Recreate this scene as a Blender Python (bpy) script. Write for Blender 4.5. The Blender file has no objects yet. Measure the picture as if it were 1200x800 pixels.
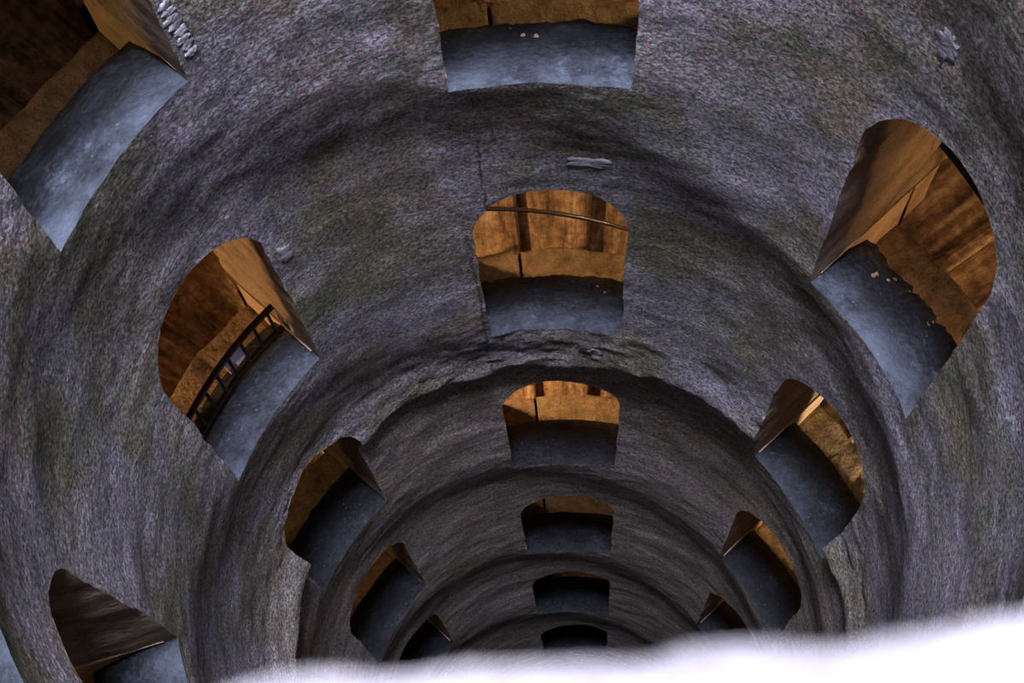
import bpy, math, random
import numpy as np
from mathutils import Matrix, Vector

# ---------------------------------------------------------------- camera, sky, lights
S = 2.35                                   # inner radius of the shaft in metres; geometry below is in shaft radii
CX, CY = 0.0265, 1.0007                    # shaft axis as seen from the camera (right, ahead)
F_PX, NX, NY = 1850.0, 694.4, 1098.8       # focal length in pixels and the image of the nadir
SC = bpy.context.scene
COL = SC.collection

down = np.array([NX - 600, NY - 400, F_PX]); down /= np.linalg.norm(down)
ahead = np.array([0, 0, 1.0]); ahead = ahead - down * ahead.dot(down); ahead /= np.linalg.norm(ahead)
right = np.cross(down, ahead)
def axis(i): return Vector((right[i], ahead[i], -down[i]))
cam_d = bpy.data.cameras.new('camera')
cam_d.sensor_width = 36.0
cam_d.lens = F_PX * 36.0 / 1200.0
cam_d.clip_start = 0.01
cam_d.clip_end = 200
cam_d.dof.use_dof = True
cam_d.dof.focus_distance = 12.0
cam_d.dof.aperture_fstop = 10.0
cam = bpy.data.objects.new('camera', cam_d); COL.objects.link(cam)
rx, up, bk = axis(0), -axis(1), -axis(2)
M = Matrix.Identity(4)
for r in range(3):
    M[r][0], M[r][1], M[r][2] = rx[r], up[r], bk[r]
CAMPOS = Vector((-CX * S, -CY * S, 0))
M.translation = CAMPOS
cam.matrix_world = M
SC.camera = cam

SC.view_settings.view_transform = 'Standard'
SC.view_settings.look = 'None'
SC.view_settings.gamma = 1.0
SC.view_settings.exposure = 0.0

MOUTH = -6.5                               # depth (in radii, negative = above) of the mouth of the well
world = bpy.data.worlds.new('sky'); SC.world = world
world.use_nodes = True
wn = world.node_tree.nodes; wl = world.node_tree.links
bgn = wn['Background']
bgn.inputs['Color'].default_value = (0.76, 0.77, 1.0, 1)   # overcast blue daylight, the same in every direction
bgn.inputs['Strength'].default_value = 280.0
pd = bpy.data.lights.new('mouth_portal', 'AREA'); pd.shape = 'DISK'; pd.size = 2.1 * S
pd.cycles.is_portal = True
po = bpy.data.objects.new('mouth_portal', pd); COL.objects.link(po); po.location = (0, 0, -MOUTH * S)

# ---------------------------------------------------------------- well layout
P = 1.6988                                 # height between windows of one column
AZ0 = 0.1316                               # azimuth of the middle column
Z0 = 3.4226                                # depth of the sill of its first window in view
HW = 0.2324                                # half width of a window, radians
H = 1.03                                   # height of a window
WT = 1.42                                  # outer face of the shaft wall
SILL_R = 1.25                              # outer edge of the sill
SILL_DROP = 0.15
LEDGE = 0.30                               # niche floor below the sill
R_OUT = 2.5
STEP = math.radians(10)
STEP_H = P / 18
def sill_z(n, i): return Z0 + n * P / 3 + i * P
def col_az(n): return AZ0 + n * math.pi / 3
def helix_phase(az, z):                    # 0 at the level of the sills, running down
    return ((z - Z0 - (az - AZ0) * P / math.pi) / P) % 1.0

# ---------------------------------------------------------------- noise (numpy)
def _h(x, y, z, s):
    n = (x * 374761393 + y * 668265263 + z * 2147483647 + s * 974634777) & 0xffffffff
    n = ((n ^ (n >> 13)) * 1274126177) & 0xffffffff
    n = n ^ (n >> 16)
    return (n & 0xffff) / 32767.5 - 1.0
def noise3(x, y, z, s=0):
    x, y, z = np.broadcast_arrays(np.asarray(x, float), np.asarray(y, float), np.asarray(z, float))
    xi, yi, zi = np.floor(x).astype(np.int64), np.floor(y).astype(np.int64), np.floor(z).astype(np.int64)
    fx, fy, fz = x - xi, y - yi, z - zi
    fx, fy, fz = [f * f * f * (f * (f * 6 - 15) + 10) for f in (fx, fy, fz)]
    v = 0
    for dx in (0, 1):
        for dy in (0, 1):
            for dz in (0, 1):
                w = (fx if dx else 1 - fx) * (fy if dy else 1 - fy) * (fz if dz else 1 - fz)
                v = v + w * _h(xi + dx, yi + dy, zi + dz, s)
    return v
def cn(az, z, f, s=0, fz=None):
    fz = f if fz is None else fz
    return noise3(np.cos(az) * f + 50, np.sin(az) * f + 50, np.asarray(z) * fz + 50, s)
def sstep(a, b, x):
    t = np.clip((np.asarray(x, float) - a) / (b - a), 0, 1); return t * t * (3 - 2 * t)

def wall_dr(az, z):
    """how far the rough shaft wall stands back from (+) or in front of (-) the true cylinder"""
    az = np.asarray(az, float); z = np.asarray(z, float)
    ph = (helix_phase(az, z) + 0.05 * cn(az, z, 1.6, 3)) % 1.0
    und = np.where(ph < 0.30, sstep(0, .30, ph), 1 - sstep(.30, 1.0, ph)) * 0.034 - 0.017
    zl = 5.47 + 0.20 * sstep(.6, 1.35, -az) + 0.10 * cn(az, z * 0, 1.5, 5) + 0.05 * cn(az, z * 0, 6, 6)
    lip = 0.010 * sstep(-0.02, 0.05, z - zl) - (.030 + .022 * sstep(.5, 1.0, -az)) * np.exp(-(np.minimum(z - zl, 0) / .16) ** 2 - (np.maximum(z - zl, 0) / .035) ** 2)
    ragged = np.exp(-((z - 5.32) / .2) ** 2)
    d = und + lip + 0.005 * cn(az, z, 4, 1, 5) + (0.002 + .006 * ragged) * cn(az, z, 12, 2, 14) + (0.0015 + .004 * ragged) * cn(az, z, 30, 4, 32)
    return d
def pt(rr, az, z): return np.stack([rr * np.sin(az) * S, rr * np.cos(az) * S, -np.asarray(z) * S], -1)

# ---------------------------------------------------------------- mesh helpers
def mesh_obj(name, verts, faces, mat, parent=None, smooth=True, loc=None):
    v = np.asarray(verts, float)
    if loc is not None: v = v - np.array(loc)
    me = bpy.data.meshes.new(name)
    me.from_pydata(v.tolist(), [], [list(map(int, f)) for f in faces])
    me.materials.append(mat)
    if smooth: me.polygons.foreach_set('use_smooth', [True] * len(me.polygons))
    me.update()
    o = bpy.data.objects.new(name, me); COL.objects.link(o)
    if parent is not None: o.parent = parent
    elif loc is not None: o.location = loc
    return o
def empty(name, loc, label=None, cat=None, kind=None, group=None):
    o = bpy.data.objects.new(name, None); COL.objects.link(o)
    o.empty_display_size = 0.1; o.location = loc
    tag(o, label, cat, kind, group); return o
def tag(o, label=None, cat=None, kind=None, group=None):
    if label: o['label'] = label
    if cat: o['category'] = cat
    if kind: o['kind'] = kind
    if group: o['group'] = group
    return o
def grid_faces(nu, nv, off=0, flip=False, wrap=False):
    out = []
    for a in range(nu - 1):
        for b in range(nv if wrap else nv - 1):
            b2 = (b + 1) % nv
            f = [off + a * nv + b, off + a * nv + b2, off + (a + 1) * nv + b2, off + (a + 1) * nv + b]
            out.append(f[::-1] if flip else f)
    return out
class MB:
    def __init__(s): s.v = []; s.f = []
    def grid(s, pts, flip=False, wrap=False):           # pts: (nu, nv, 3)
        pts = np.asarray(pts, float); off = len(s.v)
        s.f += grid_faces(pts.shape[0], pts.shape[1], off, flip, wrap); s.v += pts.reshape(-1, 3).tolist()
    def tube(s, path, r, n=8, cap=True):
        path = np.asarray(path, float); rings = []
        for k in range(len(path)):
            t = path[min(k + 1, len(path) - 1)] - path[max(k - 1, 0)]; t /= np.linalg.norm(t)
            u = np.cross(t, [0, 0, 1.0]) if abs(t[2]) < .9 else np.cross(t, [1.0, 0, 0]); u /= np.linalg.norm(u); w = np.cross(t, u)
            rings.append([path[k] + r * (math.cos(q) * u + math.sin(q) * w) for q in np.linspace(0, 2 * math.pi, n, endpoint=False)])
        off = len(s.v); s.grid(np.array(rings), wrap=True)
        if cap:
            s.f.append([off + k for k in range(n)][::-1]); e = len(s.v) - n; s.f.append([e + k for k in range(n)])
    def build(s, name, mat, parent=None, smooth=True, loc=None): return mesh_obj(name, s.v, s.f, mat, parent, smooth, loc)

# ---------------------------------------------------------------- materials
class Mat:
    def __init__(s, name, rough=0.85, spec=0.3, metal=0.0):
        s.m = bpy.data.materials.new(name); s.m.use_nodes = True
        s.t = s.m.node_tree; s.n = s.t.nodes; s.l = s.t.links
        s.b = s.n['Principled BSDF']
        s.b.inputs['Roughness'].default_value = rough; s.b.inputs['Metallic'].default_value = metal
        s.b.inputs['Specular IOR Level'].default_value = spec
        s.pos = s.n.new('ShaderNodeNewGeometry').outputs['Position']
    def map(s, scale, src=None):
        n = s.n.new('ShaderNodeVectorMath'); n.operation = 'MULTIPLY'; s.l.new(src or s.pos, n.inputs[0]); n.inputs[1].default_value = scale
        return n.outputs[0]
    def noise(s, scale, detail=4, rough=.55, vec=None, dist=0):
        n = s.n.new('ShaderNodeTexNoise'); n.inputs['Scale'].default_value = scale; n.inputs['Detail'].default_value = detail
        n.inputs['Roughness'].default_value = rough; n.inputs['Distortion'].default_value = dist
        s.l.new(vec or s.pos, n.inputs['Vector']); return n.outputs['Fac']
    def ramp(s, fac, stops):
        n = s.n.new('ShaderNodeValToRGB'); e = n.color_ramp.elements
        while len(e) < len(stops): e.new(.5)
        for k, (p, c) in enumerate(stops):
            e[k].position = p; e[k].color = (c, c, c, 1) if isinstance(c, (int, float)) else (*c, 1)
        s.l.new(fac, n.inputs[0]); return n.outputs[0]
    def mix(s, fac, a, b, mode='MIX'):
        n = s.n.new('ShaderNodeMix'); n.data_type = 'RGBA'; n.blend_type = mode
        for inp, v in ((n.inputs[0], fac), (n.inputs[6], a), (n.inputs[7], b)):
            if hasattr(v, 'links'): s.l.new(v, inp)
            elif isinstance(v, (int, float)): inp.default_value = v
            else: inp.default_value = (*v, 1)
        return n.outputs[2]
    def math(s, op, a, b=0.0, c=None):
        n = s.n.new('ShaderNodeMath'); n.operation = op
        for k, v in enumerate((a, b) if c is None else (a, b, c)):
            if hasattr(v, 'links'): s.l.new(v, n.inputs[k])
            else: n.inputs[k].default_value = v
        return n.outputs[0]
    def color(s, c):
        if hasattr(c, 'links'): s.l.new(c, s.b.inputs['Base Color'])
        else: s.b.inputs['Base Color'].default_value = (*c, 1)
    def bump(s, height, strength=.5, dist=.02):
        n = s.n.new('ShaderNodeBump'); n.inputs['Strength'].default_value = strength; n.inputs['Distance'].default_value = dist
        s.l.new(height, n.inputs['Height']); s.l.new(n.outputs[0], s.b.inputs['Normal'])

CRACKS = [(-.048, 3.35, 4.55, .0035), (-.115, 4.3, 5.5, .005), (.62, 3.9, 4.3, .004)]   # azimuth, depths, half width of old seams in the wall
def make_wall_mat():
    k = Mat('damp_tufa_plaster', .78, .35)
    big = k.noise(.7, 5, .6); mid = k.noise(3.4, 6, .65); fine = k.noise(42, 4, .75)
    c = k.ramp(mid, [(.34, (.15, .135, .105)), (.45, (.28, .245, .205)), (.56, (.40, .35, .33)), (.68, (.58, .52, .54))])
    moss = k.ramp(big, [(.41, 0.0), (.57, .85)])
    c = k.mix(moss, c, (.17, .165, .095))
    ochre = k.ramp(k.noise(1.5, 4, .6, k.map((1, 1, 1.6))), [(.50, 0.0), (.72, .55)])
    c = k.mix(ochre, c, (.34, .24, .15))
    violet = k.ramp(k.noise(1.1, 4, .6, k.map((1, 1, .8), k.map((1, 1, 1)))), [(.40, .55), (.56, 0.0)])
    c = k.mix(violet, c, (.44, .40, .52))
    sz = k.n.new('ShaderNodeSeparateXYZ'); k.l.new(k.pos, sz.inputs[0])
    low = k.n.new('ShaderNodeMapRange'); k.l.new(k.math('ADD', sz.outputs[2], k.math('MULTIPLY', k.noise(1.2, 4), 2.0)), low.inputs[0])   # the lining below the ledge is a browner stone
    for q, v in zip((1, 2, 3, 4), (-12.6, -11.2, 1.0, 0.0)): low.inputs[q].default_value = v
    c = k.mix(k.math('MULTIPLY', low.outputs[0], .65), c, k.ramp(k.noise(3.0, 5, .65, k.map((1, 1, 2.2))), [(.34, (.26, .20, .15)), (.5, (.44, .36, .29)), (.66, (.62, .54, .47))]))
    c = k.mix(.75, c, k.ramp(fine, [(.39, (.16, .16, .14)), (.49, (.74, .74, .73)), (.60, (2.05, 2.0, 2.1))]), 'MULTIPLY')
    hue = k.noise(34, 2, .6)
    c = k.mix(.6, c, k.ramp(hue, [(.36, (.62, 1.12, .66)), (.5, (.98, 1.0, .94)), (.64, (1.25, .88, 1.25))]), 'MULTIPLY')
    strat = k.noise(2.0, 6, .7, k.map((1, 1, 2.4)))
    c = k.mix(.6, c, k.ramp(strat, [(.36, .40), (.5, .9), (.66, 1.35)]), 'MULTIPLY')
    sp = k.n.new('ShaderNodeSeparateXYZ'); k.l.new(k.pos, sp.inputs[0])
    az = k.math('ADD', k.math('ARCTAN2', sp.outputs[0], sp.outputs[1]), k.math('MULTIPLY', k.math('SUBTRACT', k.noise(3, 4, .7), .5), .05))
    for a0, z0, z1, w in CRACKS:
        near = k.math('LESS_THAN', k.math('ABSOLUTE', k.math('SUBTRACT', az, a0)), w)
        rng = k.math('LESS_THAN', k.math('ABSOLUTE', k.math('ADD', sp.outputs[2], (z0 + z1) / 2 * S)), (z1 - z0) / 2 * S)
        brk = k.math('GREATER_THAN', k.noise(22, 2, .6), .46)
        c = k.mix(k.math('MULTIPLY', k.math('MULTIPLY', near, rng), k.math('MULTIPLY', brk, .8)), c, (.045, .04, .04))
    k.color(c)
    lump = k.math('ADD', k.math('MULTIPLY', k.noise(7, 3, .5), .5), k.math('MULTIPLY', fine, .55))
    lump = k.math('ADD', lump, k.math('MULTIPLY', k.noise(17, 4, .7), 1.1))
    k.bump(lump, 1.0, .075)
    return k.m
def make_stone(name, cols, sc, bstr=.5, rough=.8, bscale=22, stretch=(1, 1, 1)):
    k = Mat(name, rough, .3)
    v = k.map(stretch)
    c = k.ramp(k.noise(sc, 5, .62, v), [(.25 + .5 * q / (len(cols) - 1), cc) for q, cc in enumerate(cols)])
    c = k.mix(.6, c, k.ramp(k.noise(sc * 9, 3, .65, v), [(.3, .45), (.5, .9), (.7, 1.3)]), 'MULTIPLY')
    k.color(c)
    k.bump(k.math('ADD', k.noise(bscale, 5, .65), k.math('MULTIPLY', k.noise(bscale * .25, 3, .5), 1.2)), bstr, .03)
    return k.m
M_WALL = make_wall_mat()
def make_sill_mat():
    k = Mat('sill_stone_lit_edge', .7, .3)
    sp = k.n.new('ShaderNodeSeparateXYZ'); k.l.new(k.pos, sp.inputs[0])
    rad = k.math('SQRT', k.math('ADD', k.math('POWER', sp.outputs[0], 2), k.math('POWER', sp.outputs[1], 2)))
    c = k.ramp(k.noise(3.2, 5, .62), [(.32, (.011, .0125, .014)), (.46, (.021, .024, .029)), (.6, (.037, .043, .053)), (.72, (.10, .12, .15))])
    c = k.mix(.8, c, k.ramp(k.noise(26, 4, .7), [(.38, .4), (.5, .9), (.63, 1.7)]), 'MULTIPLY')
    edge = k.math('SUBTRACT', 1.0, k.math('MULTIPLY', k.math('ABSOLUTE', k.math('SUBTRACT', rad, S)), 1 / (.11 * S)))   # daylight reaching the front edge, painted in as a paler band
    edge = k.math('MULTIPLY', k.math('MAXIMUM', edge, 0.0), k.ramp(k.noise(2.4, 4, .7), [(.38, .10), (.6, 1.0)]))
    deep = k.n.new('ShaderNodeMapRange'); k.l.new(sp.outputs[2], deep.inputs[0])           # the painted edge light fades on lower sills, where less sky reaches
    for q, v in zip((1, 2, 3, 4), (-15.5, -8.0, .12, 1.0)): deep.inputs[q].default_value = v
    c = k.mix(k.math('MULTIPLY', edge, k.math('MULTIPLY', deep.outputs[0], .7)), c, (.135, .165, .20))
    depth_shade = k.n.new('ShaderNodeMapRange'); k.l.new(sp.outputs[2], depth_shade.inputs[0])  # shade of the deeper shaft painted into the sill colour
    for q, v in zip((1, 2, 3, 4), (-15.5, -11.5, .42, 1.0)): depth_shade.inputs[q].default_value = v
    c = k.mix(1.0, c, depth_shade.outputs[0], 'MULTIPLY')
    fleck = k.ramp(k.noise(34, 1, .5), [(.72, 0.0), (.78, .6)])
    c = k.mix(fleck, c, (.22, .21, .21))
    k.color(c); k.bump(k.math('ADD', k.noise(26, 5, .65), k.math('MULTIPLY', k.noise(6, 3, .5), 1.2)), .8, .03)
    return k.m
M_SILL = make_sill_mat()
M_REVEAL = make_stone('brown_tufa', [(.16, .115, .08), (.30, .215, .14), (.42, .31, .21)], 4, .6)
M_BASE = make_stone('warm_tufa_blocks', [(.34, .23, .14), (.54, .38, .24), (.66, .48, .32)], 7, .6)
M_LEDGE = make_stone('crumbling_ledge', [(.14, .10, .06), (.32, .225, .13), (.48, .36, .22)], 9, 1.0, .85, 30)
M_STEP = make_stone('stained_step_stone', [(.13, .075, .04), (.28, .165, .085), (.42, .25, .14)], 5, .5, .75, 26)
def make_step_mat():
    k = Mat('stained_step_stone', .75, .3)
    sp = k.n.new('ShaderNodeSeparateXYZ'); k.l.new(k.pos, sp.inputs[0])
    a = k.math('ARCTAN2', sp.outputs[0], sp.outputs[1])
    rad = k.math('SQRT', k.math('ADD', k.math('POWER', sp.outputs[0], 2), k.math('POWER', sp.outputs[1], 2)))
    cb = k.n.new('ShaderNodeCombineXYZ'); k.l.new(k.math('MULTIPLY', a, 26), cb.inputs[0]); k.l.new(k.math('MULTIPLY', rad, .9), cb.inputs[1]); k.l.new(sp.outputs[2], cb.inputs[2])
    st = k.noise(1.6, 4, .65, cb.outputs[0])
    c = k.ramp(st, [(.34, (.10, .065, .045)), (.46, (.27, .17, .10)), (.56, (.38, .25, .14)), (.68, (.55, .42, .28))])
    c = k.mix(.7, c, k.ramp(k.noise(14, 5, .7), [(.38, .4), (.5, .9), (.63, 1.5)]), 'MULTIPLY')
    k.color(c); k.bump(k.math('ADD', k.noise(30, 5, .65), k.noise(7, 3, .5)), .6, .03)
    return k.m
M_STEP = make_step_mat()
M_OUTER = make_stone('ramp_tufa', [(.2, .14, .09), (.33, .24, .16)], 2, .6)
M_PLASTER = make_stone('pale_lime_patch', [(.20, .19, .20), (.33, .32, .34), (.50, .48, .53)], 14, .9)
M_LEDGE_TOP = make_stone('pale_limestone', [(.24, .225, .23), (.315, .30, .30), (.36, .345, .34)], 22, .35, .8, 60)
_k = Mat('black_iron', .35, .5, 1.0); _k.color((.035, .033, .035)); M_IRON = _k.m
_k = Mat('polished_iron', .22, .5, 1.0); _k.color((.30, .28, .26)); M_RAIL = _k.m
_k = Mat('white_plate', .5, .4); _k.color((.85, .84, .95)); M_PAPER = _k.m
_k = Mat('red_print', .5, .4); _k.color((.55, .09, .04)); M_RED = _k.m
_k = Mat('well_water', .05, .5); _k.color((.01, .015, .012)); M_WATER = _k.m
_k = Mat('ground_stone', .9, .2); _k.color(_k.ramp(_k.noise(2, 4), [(.3, .2), (.7, .35)])); M_GROUND = _k.m

# ---------------------------------------------------------------- windows to build
SIDE, MW, KR = 60, 44, 26
def outline(zs, n, i, full=True):
    """hole outline in (u, z): sill left->right, right jamb up, arch right->left, left jamb down"""
    sd = (n * 17 + i * 5) % 97
    u0 = HW; zsp = zs - (H - 0.98 * HW)
    a = [(-u0 + 2 * u0 * q / MW, zs) for q in range(MW)]
    a += [(u0, zs + (zsp - zs) * q / SIDE) for q in range(SIDE)]
    a += [(u0 * math.cos(math.pi * q / MW), zsp - (zs - H - zsp) * -1 * math.sin(math.pi * q / MW)) for q in range(MW)]
    a += [(-u0, zsp + (zs - zsp) * q / SIDE) for q in range(SIDE)]
    a = np.array(a)
    w1 = noise3(a[:, 0] * 9 + sd, a[:, 1] * 9, 0.5, 7); w2 = noise3(a[:, 0] * 9 + sd, a[:, 1] * 9, 9.5, 8)
    w3 = noise3(a[:, 0] * 34 + sd, a[:, 1] * 34, 3.5, 9); w4 = noise3(a[:, 0] * 34 + sd, a[:, 1] * 34, 6.5, 9)
    a[:, 0] += .006 * w1 + .003 * w3; a[:, 1] += .008 * w2 + .003 * w4
    return a
def rect(zt):
    a = [(-math.pi / 6 + math.pi / 3 * q / MW, zt + P) for q in range(MW)]
    a += [(math.pi / 6, zt + P - P * q / SIDE) for q in range(SIDE)]
    a += [(math.pi / 6 - math.pi / 3 * q / MW, zt) for q in range(MW)]
    a += [(-math.pi / 6, zt + P * q / SIDE) for q in range(SIDE)]
    return np.array(a)

OWN = (3, -3)
WINDOWS = []
for n in (-2, -1, 0, 1, 2, 3):
    for i in range(-8, 10):
        z = sill_z(n, i)
        if -0.3 < z < 12.2: WINDOWS.append((n, i))
SILLZ = {w: sill_z(*w) for w in WINDOWS}
SILLZ[OWN] = 0.125
SILLZ[(-2, 0)] = 2.50

up_mb, plain_mb, back_mb = MB(), MB(), MB()
for n in (-2, -1, 0, 1, 2, 3):
    for i in range(-8, 7):
        zt = sill_z(n, i) - H - 0.33
        ac = col_az(n)
        if zt > 13.5 or zt + P < MOUTH: continue
        if (n, i) in SILLZ:
            o = outline(SILLZ[(n, i)], n, i); r = rect(zt)
            t = (np.arange(KR + 1) / KR)[:, None, None] ** 1.2
            g = o[None] * (1 - t) + r[None] * t
            az = ac + g[..., 0]; z = g[..., 1]
            up_mb.grid(pt(1 + wall_dr(az, z), az, z), wrap=True, flip=True)
            ob = o[::4].copy(); rb = r[::4]
            lowm = np.isclose(o[::4][:, 1], SILLZ[(n, i)], atol=.03)
            ob[lowm, 1] += LEDGE + .1
            t = (np.arange(4) / 3)[:, None, None]; g = ob[None] * (1 - t) + rb[None] * t
            back_mb.grid(pt(WT, ac + g[..., 0], g[..., 1]), wrap=True)
        else:
            uu = np.linspace(-math.pi / 6, math.pi / 6, MW // 2 + 1)[None]; zz = np.linspace(max(zt, MOUTH), min(zt + P, 14), SIDE // 2 + 1)[:, None]
            az = ac + uu + 0 * zz; z = zz + 0 * uu
            plain_mb.grid(pt(1 + wall_dr(az, z), az, z))
wall = up_mb.build('wall_shaft', M_WALL)
tag(wall, 'rough damp round wall of the deep well shaft with stacked arched openings', 'wall', 'structure')
tag(plain_mb.build('wall_mouth', M_WALL), 'plain round shaft wall above and below the rows of openings', 'wall', 'structure')
tag(back_mb.build('wall_ramp', M_OUTER), 'outer face of the shaft wall along the spiral ramps', 'wall', 'structure')
mb = MB()
az = np.linspace(-math.pi, math.pi, 73)[None]; zz = np.linspace(MOUTH, 14, 23)[:, None]
mb.grid(pt(R_OUT + .02 * cn(az + 0 * zz, zz + 0 * az, 6, 3), az + 0 * zz, zz + 0 * az))
tag(mb.build('wall_outer', M_OUTER), 'tufa wall on the outside of the spiral ramps', 'wall', 'structure')
mb = MB(); rr = np.array([1.0, 2.5, 8])[:, None]
mb.grid(pt(rr + 0 * az, az + 0 * rr, MOUTH + 0 * az + 0 * rr))
tag(mb.build('ground', M_GROUND), 'paved ground round the mouth of the well', 'ground', 'structure')
mb = MB(); rr = np.array([0.001, 1.0, 2.6])[:, None]
mb.grid(pt(rr + 0 * az, az + 0 * rr, 13.6 + 0 * az + 0 * rr))
tag(mb.build('floor', M_WATER), 'dark still water at the bottom of the shaft', 'water', 'structure')

# ---------------------------------------------------------------- window parts
COLNAME = {-2: 'the near left column', -1: 'the left column', 0: 'the middle column', 1: 'the right column', 2: 'the near right column', 3: 'the column below the viewer'}
ORD = ['first', 'second', 'third', 'fourth', 'fifth', 'sixth', 'seventh', 'eighth', 'ninth']
BROKEN = {(0, 0): .009, (0, 1): .010, (1, 0): .016, (0, 2): .002}
def build_window(w, num):
    n, i = w; zs = SILLZ[w]; ac = col_az(n); o = outline(zs, n, i)
    base = pt(1.1, ac, zs)
    first = min(q for (m, q) in WINDOWS if m == n)
    root = empty('window_%d' % num, base, 'arched opening, %s from the top of %s of the shaft' % (ORD[i - first], COLNAME[n]), 'window', 'structure')
    rs = np.array([1.0, 1.04, 1.1, 1.17, 1.24, 1.31, 1.37, WT] + ([1.48, 1.54] if w == (1, 0) else []))
    arch = o[list(range(MW, len(o))) + [0]][::2] if False else np.vstack([o[MW:], o[:1]])[::2]
    rings = []
    for r in rs:
        f = min(1, (r - 1) / .08)
        aa, zz = ac + arch[:, 0], arch[:, 1]
        ro = np.where(r < 1.001, 1 + wall_dr(aa, zz), np.where(arch[:, 0] < 0.03, r, min(r, WT)) + .0 * aa)
        jit = .005 * f * noise3(arch[:, 0] * 25 + n, arch[:, 1] * 25, r * 20 + i, 11)
        sgn = np.sign(arch[:, 0])
        rings.append(pt(ro, aa + jit, zz + .6 * jit))
    m = MB(); m.grid(np.array(rings)); m.build('reveal', M_REVEAL, root, loc=base)
    # jamb bases below sill level, set back a little so the reveal overhangs them
    for sg in (-1, 1):
        rs2 = np.array([1.022, 1.06, 1.12, 1.19, SILL_R - .001, SILL_R + .001, 1.29, 1.35, WT] + ([1.54] if w == (1, 0) and sg < 0 else []))
        pts = []
        for r in rs2:
            zb = zs + SILL_DROP * ((r - 1) / (SILL_R - 1)) ** 1.5 + .03 if r < SILL_R else zs + LEDGE + .1
            q = np.linspace(0, 1, 5)
            pts.append(pt(r + 0 * q, ac + sg * (HW + .007 + .003 * noise3(q * 4, r * 17, n + i, 5)), zs - .006 + (zb - zs + .006) * q))
        m = MB(); m.grid(np.array(pts), flip=sg < 0)
        # the shadow lip under the reveal
        q = np.array([HW - .004, HW + .008])
        m.grid(np.array([pt(r + 0 * q, ac + sg * q, zs - .004 + 0 * q) for r in rs2]), flip=sg > 0)
        m.build('jamb_base', M_BASE, root, loc=base)
    if w == OWN: return root
    # sill: slopes down and away from the shaft, broken along its outer edge
    so = o[:MW + 1]; jag = BROKEN.get(w, .004)
    q = np.array([0, .04, .12, .25, .4, .55, .7, .82, .92, 1.0])[:, None]
    u = np.linspace(-HW - .012, HW + .012, 3 * MW + 1)[None]
    edge = SILL_R + jag * (.8 * noise3(u * 11.3 + n * 3.7, i * 7.3 + .31, 1.47, 21) + .6 * noise3(u * 37.1 + n * 3.7, i * 3.3 + .4, 4.43, 22) + .45 * noise3(u * 91.7 + n * 1.3, i * 3.3 + .2, 4.61, 24) - .8 * np.maximum(0, noise3(u * 53.3 + n, i * 1.9 + .3, 2.37, 25)) ** 2)
    so = np.stack([np.interp(np.linspace(0, MW, 3 * MW + 1), np.arange(MW + 1), so[:, c]) for c in (0, 1)], 1)
    rin = 1 + wall_dr(ac + so[:, 0], so[:, 1])[None]
    rr = rin * (1 - q) + edge * q
    zz = so[:, 1][None] * np.clip(1 - q * 3, 0, 1) + zs * np.clip(q * 3, 0, 1) + SILL_DROP * q ** 1.5 + .004 * noise3(u * 22 + n, q * 6 + i, 2.2, 23) * np.minimum(q * 4, 1)
    uu = so[:, 0][None] * (1 - np.minimum(q * 8, 1)) + u * np.minimum(q * 8, 1)
    top = pt(rr, ac + uu, zz)
    lip = pt(rr[-1:] + .002, ac + uu[-1:], zz[-1:] + .03); bot = pt(rr[-1:] - .015, ac + uu[-1:], zz[-1:] + .3)
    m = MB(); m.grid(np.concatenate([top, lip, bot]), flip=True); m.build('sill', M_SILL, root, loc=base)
    # niche floor (ledge) behind the sill with a crumbling outer edge
    cut = math.radians(-6.2) + .01 * math.sin(n * 5 + i)
    stones = ((-HW - .012, cut - .004, 0.0), (cut + .004, HW + .012, .006)) if n == 0 else ((-HW - .012, HW + .012, 0.0),)
    for ua, ub, dzz in stones:
        u = np.linspace(ua, ub, 28)[None]; q = np.array([0, .15, .4, .7, .88, .96, 1.0])[:, None]
        e = WT + .008 * noise3(u * 18 + n, i * 3.1, .5, 31) + .004 * noise3(u * 60 + n, i * 5.1, .5, 32)
        rr = 1.2 * (1 - q) + e * q
        zz = zs + LEDGE + dzz + .008 * noise3(u * 28 + n, q * 9 + i, 3.3, 33) + .004 * noise3(u * 70 + n, q * 20 + i, 3.3, 34) - .012 * np.exp(-((q - .93) / .10) ** 2)
        top = pt(rr, ac + u + 0 * q, zz); bot = pt(rr[-1:] - .01, ac + u, zz[-1:] + .35)
        skin = np.concatenate([top, pt(rr[-1:] + .003, ac + u, zz[-1:] + .02), bot])
        side0 = skin[:, :1] + np.array([0, 0, -.1 * S]); side1 = skin[:, -1:] + np.array([0, 0, -.1 * S])
        m = MB(); m.grid(np.concatenate([side0, skin, side1], 1), flip=True); m.build('ledge_stone', M_LEDGE, root, loc=base)
    return root
win = {}
for k, w in enumerate(WINDOWS): win[w] = build_window(w, k + 1)

# the sill the photographer leans over: pale stone, its rounded edge proud of the wall
def ray_at(x, y, zd):
    v = np.array([(x - 600) / F_PX, (y - 400) / F_PX, 1.0]); D = np.array([v @ right, v @ ahead, v @ down])
    X = D * zd / D[2]; return X[0] - CX, X[1] - CY
zt = 0.10
edge_px = [(-900, 1010), (-500, 950), (-100, 880), (150, 812), (240, 785), (300, 771), (350, 765), (420, 774), (480, 771), (540, 756), (600, 749), (660, 749), (740, 753), (800, 739), (850, 735), (900, 727), (950, 728), (1000, 729), (1060, 714), (1130, 709), (1200, 697), (1400, 670), (1800, 600), (2300, 560)]
e = np.array([ray_at(x, y - 13, zt) for x, y in edge_px])
xs = np.linspace(e[0, 0], e[-1, 0], 160); ye = np.interp(xs, e[:, 0], e[:, 1])
for _ in range(2): ye[1:-1] = .25 * ye[:-2] + .5 * ye[1:-1] + .25 * ye[2:]
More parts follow.
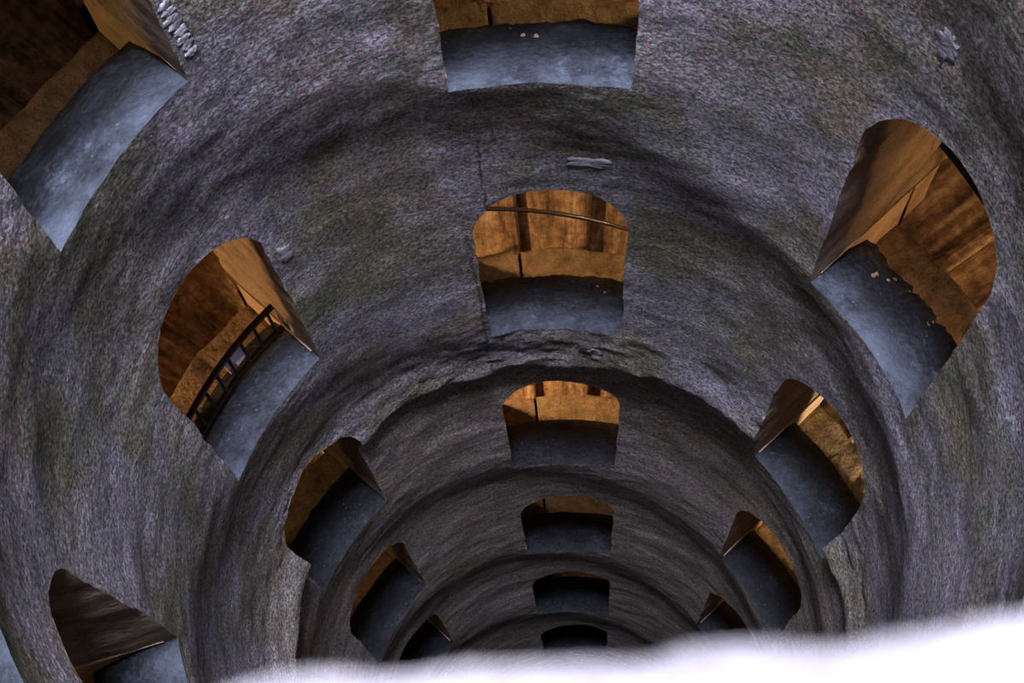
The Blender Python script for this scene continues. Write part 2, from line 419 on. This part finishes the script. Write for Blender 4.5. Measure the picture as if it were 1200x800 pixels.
ye += .0006 * noise3(xs * 300, .5, .5, 41)
rows = [(-.004, .16), (-.001, .03), (0, .012), (.0015, .004), (.006, 0), (.015, 0), (.03, 0), (.06, 0), (.12, 0), (.2, .005), (.24, .06), (.24, .2)]
P3 = []
for back, dz in rows:
    yy = ye - max(back, 0) + (0.004 if back < 0 else 0) * 0
    bumpz = .0008 * noise3(xs * 160, (ye - back) * 160, .5, 42) + .0004 * noise3(xs * 420, (ye - back) * 420, .5, 43)
    P3.append(np.stack([xs * S, (yy + (back if back < 0 else 0) * -0.5 * 0 - (0.002 if back < -.002 else 0)) * S, -(zt + dz + bumpz) * S], -1))
own = MB(); own.grid(np.array(P3), flip=True)
own.build('sill', M_LEDGE_TOP, win[OWN], loc=np.array(win[OWN].location))

rng = random.Random(4)
for (n, i), cnt in (((1, 0), 26), ((0, 1), 9), ((0, 0), 8)):
    m = MB(); base = np.array(win[(n, i)].location)
    for k in range(cnt):
        u = rng.uniform(-.2, .2); q = 1 - abs(rng.gauss(0, .16)); r = 1 + (SILL_R - .02 - 1) * q; sz = rng.uniform(.004, .010)
        c = pt(r, col_az(n) + u, SILLZ[(n, i)] + SILL_DROP * q ** 1.5 - sz * .4)
        lat = [[c + sz * S * rng.uniform(.75, 1.15) * np.array([math.cos(t) * math.sin(p), math.sin(t) * math.sin(p), .8 * math.cos(p)]) for t in np.linspace(0, 2 * math.pi, 6, endpoint=False)] for p in (.15, .9, 1.7, 2.9)]
        m.grid(np.array(lat), wrap=True)
    o = m.build('rubble', M_BASE, win[(n, i)], loc=base); o['kind'] = 'stuff'

# ---------------------------------------------------------------- spiral ramps: every step a part
def step_mesh():
    prof = [(0.0, 0.0), (3.0, .002), (6.2, .003), (8.2, .003), (8.7, -.010), (9.4, -.017), (10.2, -.012), (10.6, .004), (10.45, .022), (9.9, .034), (9.8, .105), (9.8, .2), (0.0, .2)]
    rs = [WT - .012, 1.6, 1.8, 2.1, R_OUT]
    pts = np.array([[pt(r, math.radians(a), z) for a, z in prof] for r in rs])
    m = MB(); m.grid(pts, wrap=True); nv = len(prof)
    m.f.append(list(range(nv))); m.f.append([4 * nv + q for q in range(nv)][::-1])
    me = bpy.data.meshes.new('step'); me.from_pydata(m.v, [], m.f); me.materials.append(M_STEP); me.update(); return me
sm = step_mesh()
for rampi, lab in ((0, 'stepped floor of the spiral ramp that passes the topmost middle opening'), (1, 'stepped floor of the spiral ramp that passes the second middle opening')):
    root = empty('floor_ramp', (0, 0, 0), lab, 'ramp', 'structure')
    for m in range(-120, 140):
        z = sill_z(0, rampi) + LEDGE + m * STEP_H
        if not -1.6 < z < 12.6: continue
        o = bpy.data.objects.new('step', sm); COL.objects.link(o); o.parent = root
        o.location = (0, 0, -z * S); o.rotation_euler = (0, 0, -(AZ0 + math.radians(-16 + 10 * m)))

# ---------------------------------------------------------------- ironwork
def rail_path(n, i, rr, h, d0, d1, slope, k=24):
    d = np.radians(np.linspace(d0, d1, k)); a = col_az(n) + d
    return pt(rr + 0 * a, a, sill_z(n, i) - h + slope * P / math.pi * d)
def handrail(n, i, rr, h, label, d0, d1, rad=.0085, mat=None):
    base = pt(rr, col_az(n), sill_z(n, i) + LEDGE)
    t = empty('handrail', base, label, 'handrail')
    m = MB(); m.tube(rail_path(n, i, rr, h, d0, d1, 1), rad * S, 10); m.build('rail', mat or M_RAIL, t, loc=base)
    for d in (d0 + 1.5, d1 - 1.5):
        p = rail_path(n, i, rr, h, d, d + .1, 1, 2)[0]; q = rail_path(n, i, WT + .0, h - .03, d, d + .1, 1, 2)[0]
        m = MB(); m.tube(np.array([p, p + (q - p) * .5 + np.array([0, 0, -.03]), q]), .006 * S, 6); m.build('bracket', M_IRON, t, loc=base)
handrail(0, 1, 1.47, -.09, 'black iron handrail with a bright glint, crossing the middle orange-lit opening', -26, 26)
handrail(1, 0, 1.47, .03, 'black iron handrail seen edge on inside the large right-hand opening', -26, 26, .013, M_IRON)
n, i = -1, 1
base = pt(1.17, col_az(n), sill_z(n, i))
t = empty('railing', base, 'low black iron railing with balusters behind the sill of the left opening', 'railing')
RR, RH = 1.165, .135
m = MB(); pa = rail_path(n, i, RR, RH, -13.6, 13.6, 0)
for dz in (0,):
    a = col_az(n) + np.radians(np.linspace(-13.6, 13.6, 24)); z = sill_z(n, i) - RH
    m.grid(np.array([pt(RR + dr, a, z + dz2 + 0 * a) for dr, dz2 in ((-.009, -.005), (.009, -.005), (.009, .006), (-.009, .006), (-.009, -.005))]))
m.build('top_rail', M_IRON, t, loc=base)
m = MB(); a = col_az(n) + np.radians(np.linspace(-13.6, 13.6, 24)); z = sill_z(n, i) + .02
m.grid(np.array([pt(RR + dr, a, z + dz2 + 0 * a) for dr, dz2 in ((-.008, .012), (.008, .012), (.008, .03), (-.008, .03), (-.008, .012))]))
m.build('bottom_rail', M_IRON, t, loc=base)
for d in np.linspace(-12, 12, 9):
    a = col_az(n) + math.radians(d); zz = sill_z(n, i)
    m = MB(); m.tube(pt(np.array([RR, RR]), np.array([a, a]), np.array([zz - RH + .004, zz + .03])), .0055 * S, 6); m.build('baluster', M_IRON, t, loc=base)
base = pt(1.185, col_az(n) + math.radians(4.2), sill_z(n, i) - .05)
t = empty('notice', base, 'small white notice plate with red print behind the balusters of the left opening', 'sign')
def plate(d0, d1, z0, z1, r, mat, nm):
    m = MB(); a = col_az(n) + np.radians(np.array([d0, d1])); zz = sill_z(n, i)
    P4 = [pt(r + dr + .25 * zq, a, zz - zq + 0 * a) for dr, zq in ((0, z0), (0, z1), (.005, z1), (.005, z0), (0, z0))]
    m.grid(np.array(P4)); o = len(m.v); m.f += [[0, 2, 4, 6], [1, 3, 5, 7]]
    m.build(nm, mat, t, smooth=False, loc=base)
plate(2.4, 6.4, -.005, .066, 1.176, M_PAPER, 'plate')
plate(2.5, 4.0, -.003, .014, 1.174, M_RED, 'red_print')

# ---------------------------------------------------------------- pale patches of lime on the wall
def wall_at(x, y):
    v = np.array([(x - 600) / F_PX, (y - 400) / F_PX, 1.0]); D = np.array([v @ right, v @ ahead, v @ down])
    a = D[0] ** 2 + D[1] ** 2; b = -2 * (D[0] * CX + D[1] * CY); c = CX ** 2 + CY ** 2 - 1
    tt = (-b + math.sqrt(max(0, b * b - 4 * a * c))) / (2 * a); X = tt * D
    return math.atan2(X[0] - CX, X[1] - CY), X[2]
def patch(az, z, da, dz, seed, flat=.0015):
    th = np.linspace(0, 2 * math.pi, 28, endpoint=False)
    rad = 1 + .45 * noise3(np.cos(th) * 1.6 + seed, np.sin(th) * 1.6, .5, 51) +   .45 * noise3(np.cos(th) * 5 + seed, np.sin(th) * 5, .5, 52)
    rings = []
    for f, hgt in ((1.0, -.004), (.93, flat * .7), (.6, flat), (.25, flat), (.02, flat)):
        a, zz = az + da * f * rad * np.cos(th), z + dz * f * rad * np.sin(th)
        rings.append(pt(1 + wall_dr(a, zz) - hgt - .001, a, zz))
    m = MB(); m.grid(np.array(rings), wrap=True); m.build('lime_patch', M_PLASTER, wall)
for k, (x, y, da, dz) in enumerate([(690, 197, .055, .03), (337, 300, .020, .05), (697, 408, .03, .06), (1105, 60, .03, .06), (435, 512, .05, .05), (985, 690, .03, .10), (760, 440, .03, .05)]):
    a, z = wall_at(x, y); patch(a, z, da, dz, k * 3.7)

for k in range(8):                           # stack of pale drip ridges beside the near left opening
    a, z = wall_at(190 + 4.0 * k, 3 + 7.4 * k); patch(a, z, .017, .013, 40 + k * 2.3, .0025)

# ---------------------------------------------------------------- lamps along the ramps, plus an added glint light and a fill light
def lamp(n, i, power, color, d=-26, rr=1.66, hgt=.75, size=.10):
    """a shaded warm lamp on the ramp beside an opening, aimed at its niche; the wall hides it from the shaft; also makes the added glint and fill lights"""
    l = bpy.data.lights.new('ramp_light', 'SPOT'); l.energy = power; l.color = color; l.shadow_soft_size = size
    l.spot_size = math.radians(118); l.spot_blend = .35
    o = bpy.data.objects.new('ramp_light', l); COL.objects.link(o)
    p = Vector(pt(rr, col_az(n) + math.radians(d), sill_z(n, i) - hgt + P / math.pi * math.radians(d))); o.location = p
    o.rotation_euler = (Vector(pt(1.5, col_az(n), sill_z(n, i) + .3)) - p).to_track_quat('-Z', 'Y').to_euler()
WARM, GOLD, PALE = (1, .58, .26), (1, .64, .24), (1, .78, .50)
for n, i, pw, c, d in [(0, 0, 80, GOLD, 25), (0, 1, 340, WARM, -25), (0, 2, 600, WARM, -25), (0, 3, 80, (1, .66, .42), -25), (0, 4, 40, GOLD, -25),
                       (-1, 0, 7, GOLD, -25), (-1, 1, 24, WARM, -25), (-1, 2, 40, GOLD, -25), (-1, 3, 70, WARM, -25), (-1, 4, 40, WARM, -25),
                       (1, -1, 30, WARM, 25), (1, 0, 30, WARM, -25), (1, 1, 20, PALE, -25), (1, 3, 120, WARM, 25),
                       (-2, 0, 10, GOLD, -25), (-2, 1, 14, PALE, -25), (2, 0, 30, WARM, 25), (2, -1, 30, WARM, 25)]:
    lamp(n, i, pw, c, d)
lamp(0, 1, 16, (1, .8, .6), 27, 1.62, .95, .02)  # small extra light, added only to put a glint on the handrail
lamp(-1, 1, 620, WARM, -35, 2.42, -.23)
lamp(1, 0, 80, WARM, 25, 1.66, .45, .12)
lamp(1, 0, 170, WARM, 36, 2.40, .1)  # fill light added to stand in for bounce on the jamb
lamp(-1, 0, 130, GOLD, -35, 2.42, -.23)
lamp(1, 1, 330, PALE, 24, 1.58, .02, .03)
lamp(1, 2, 230, (1, .66, .34), 24, 1.58, .55, .03)
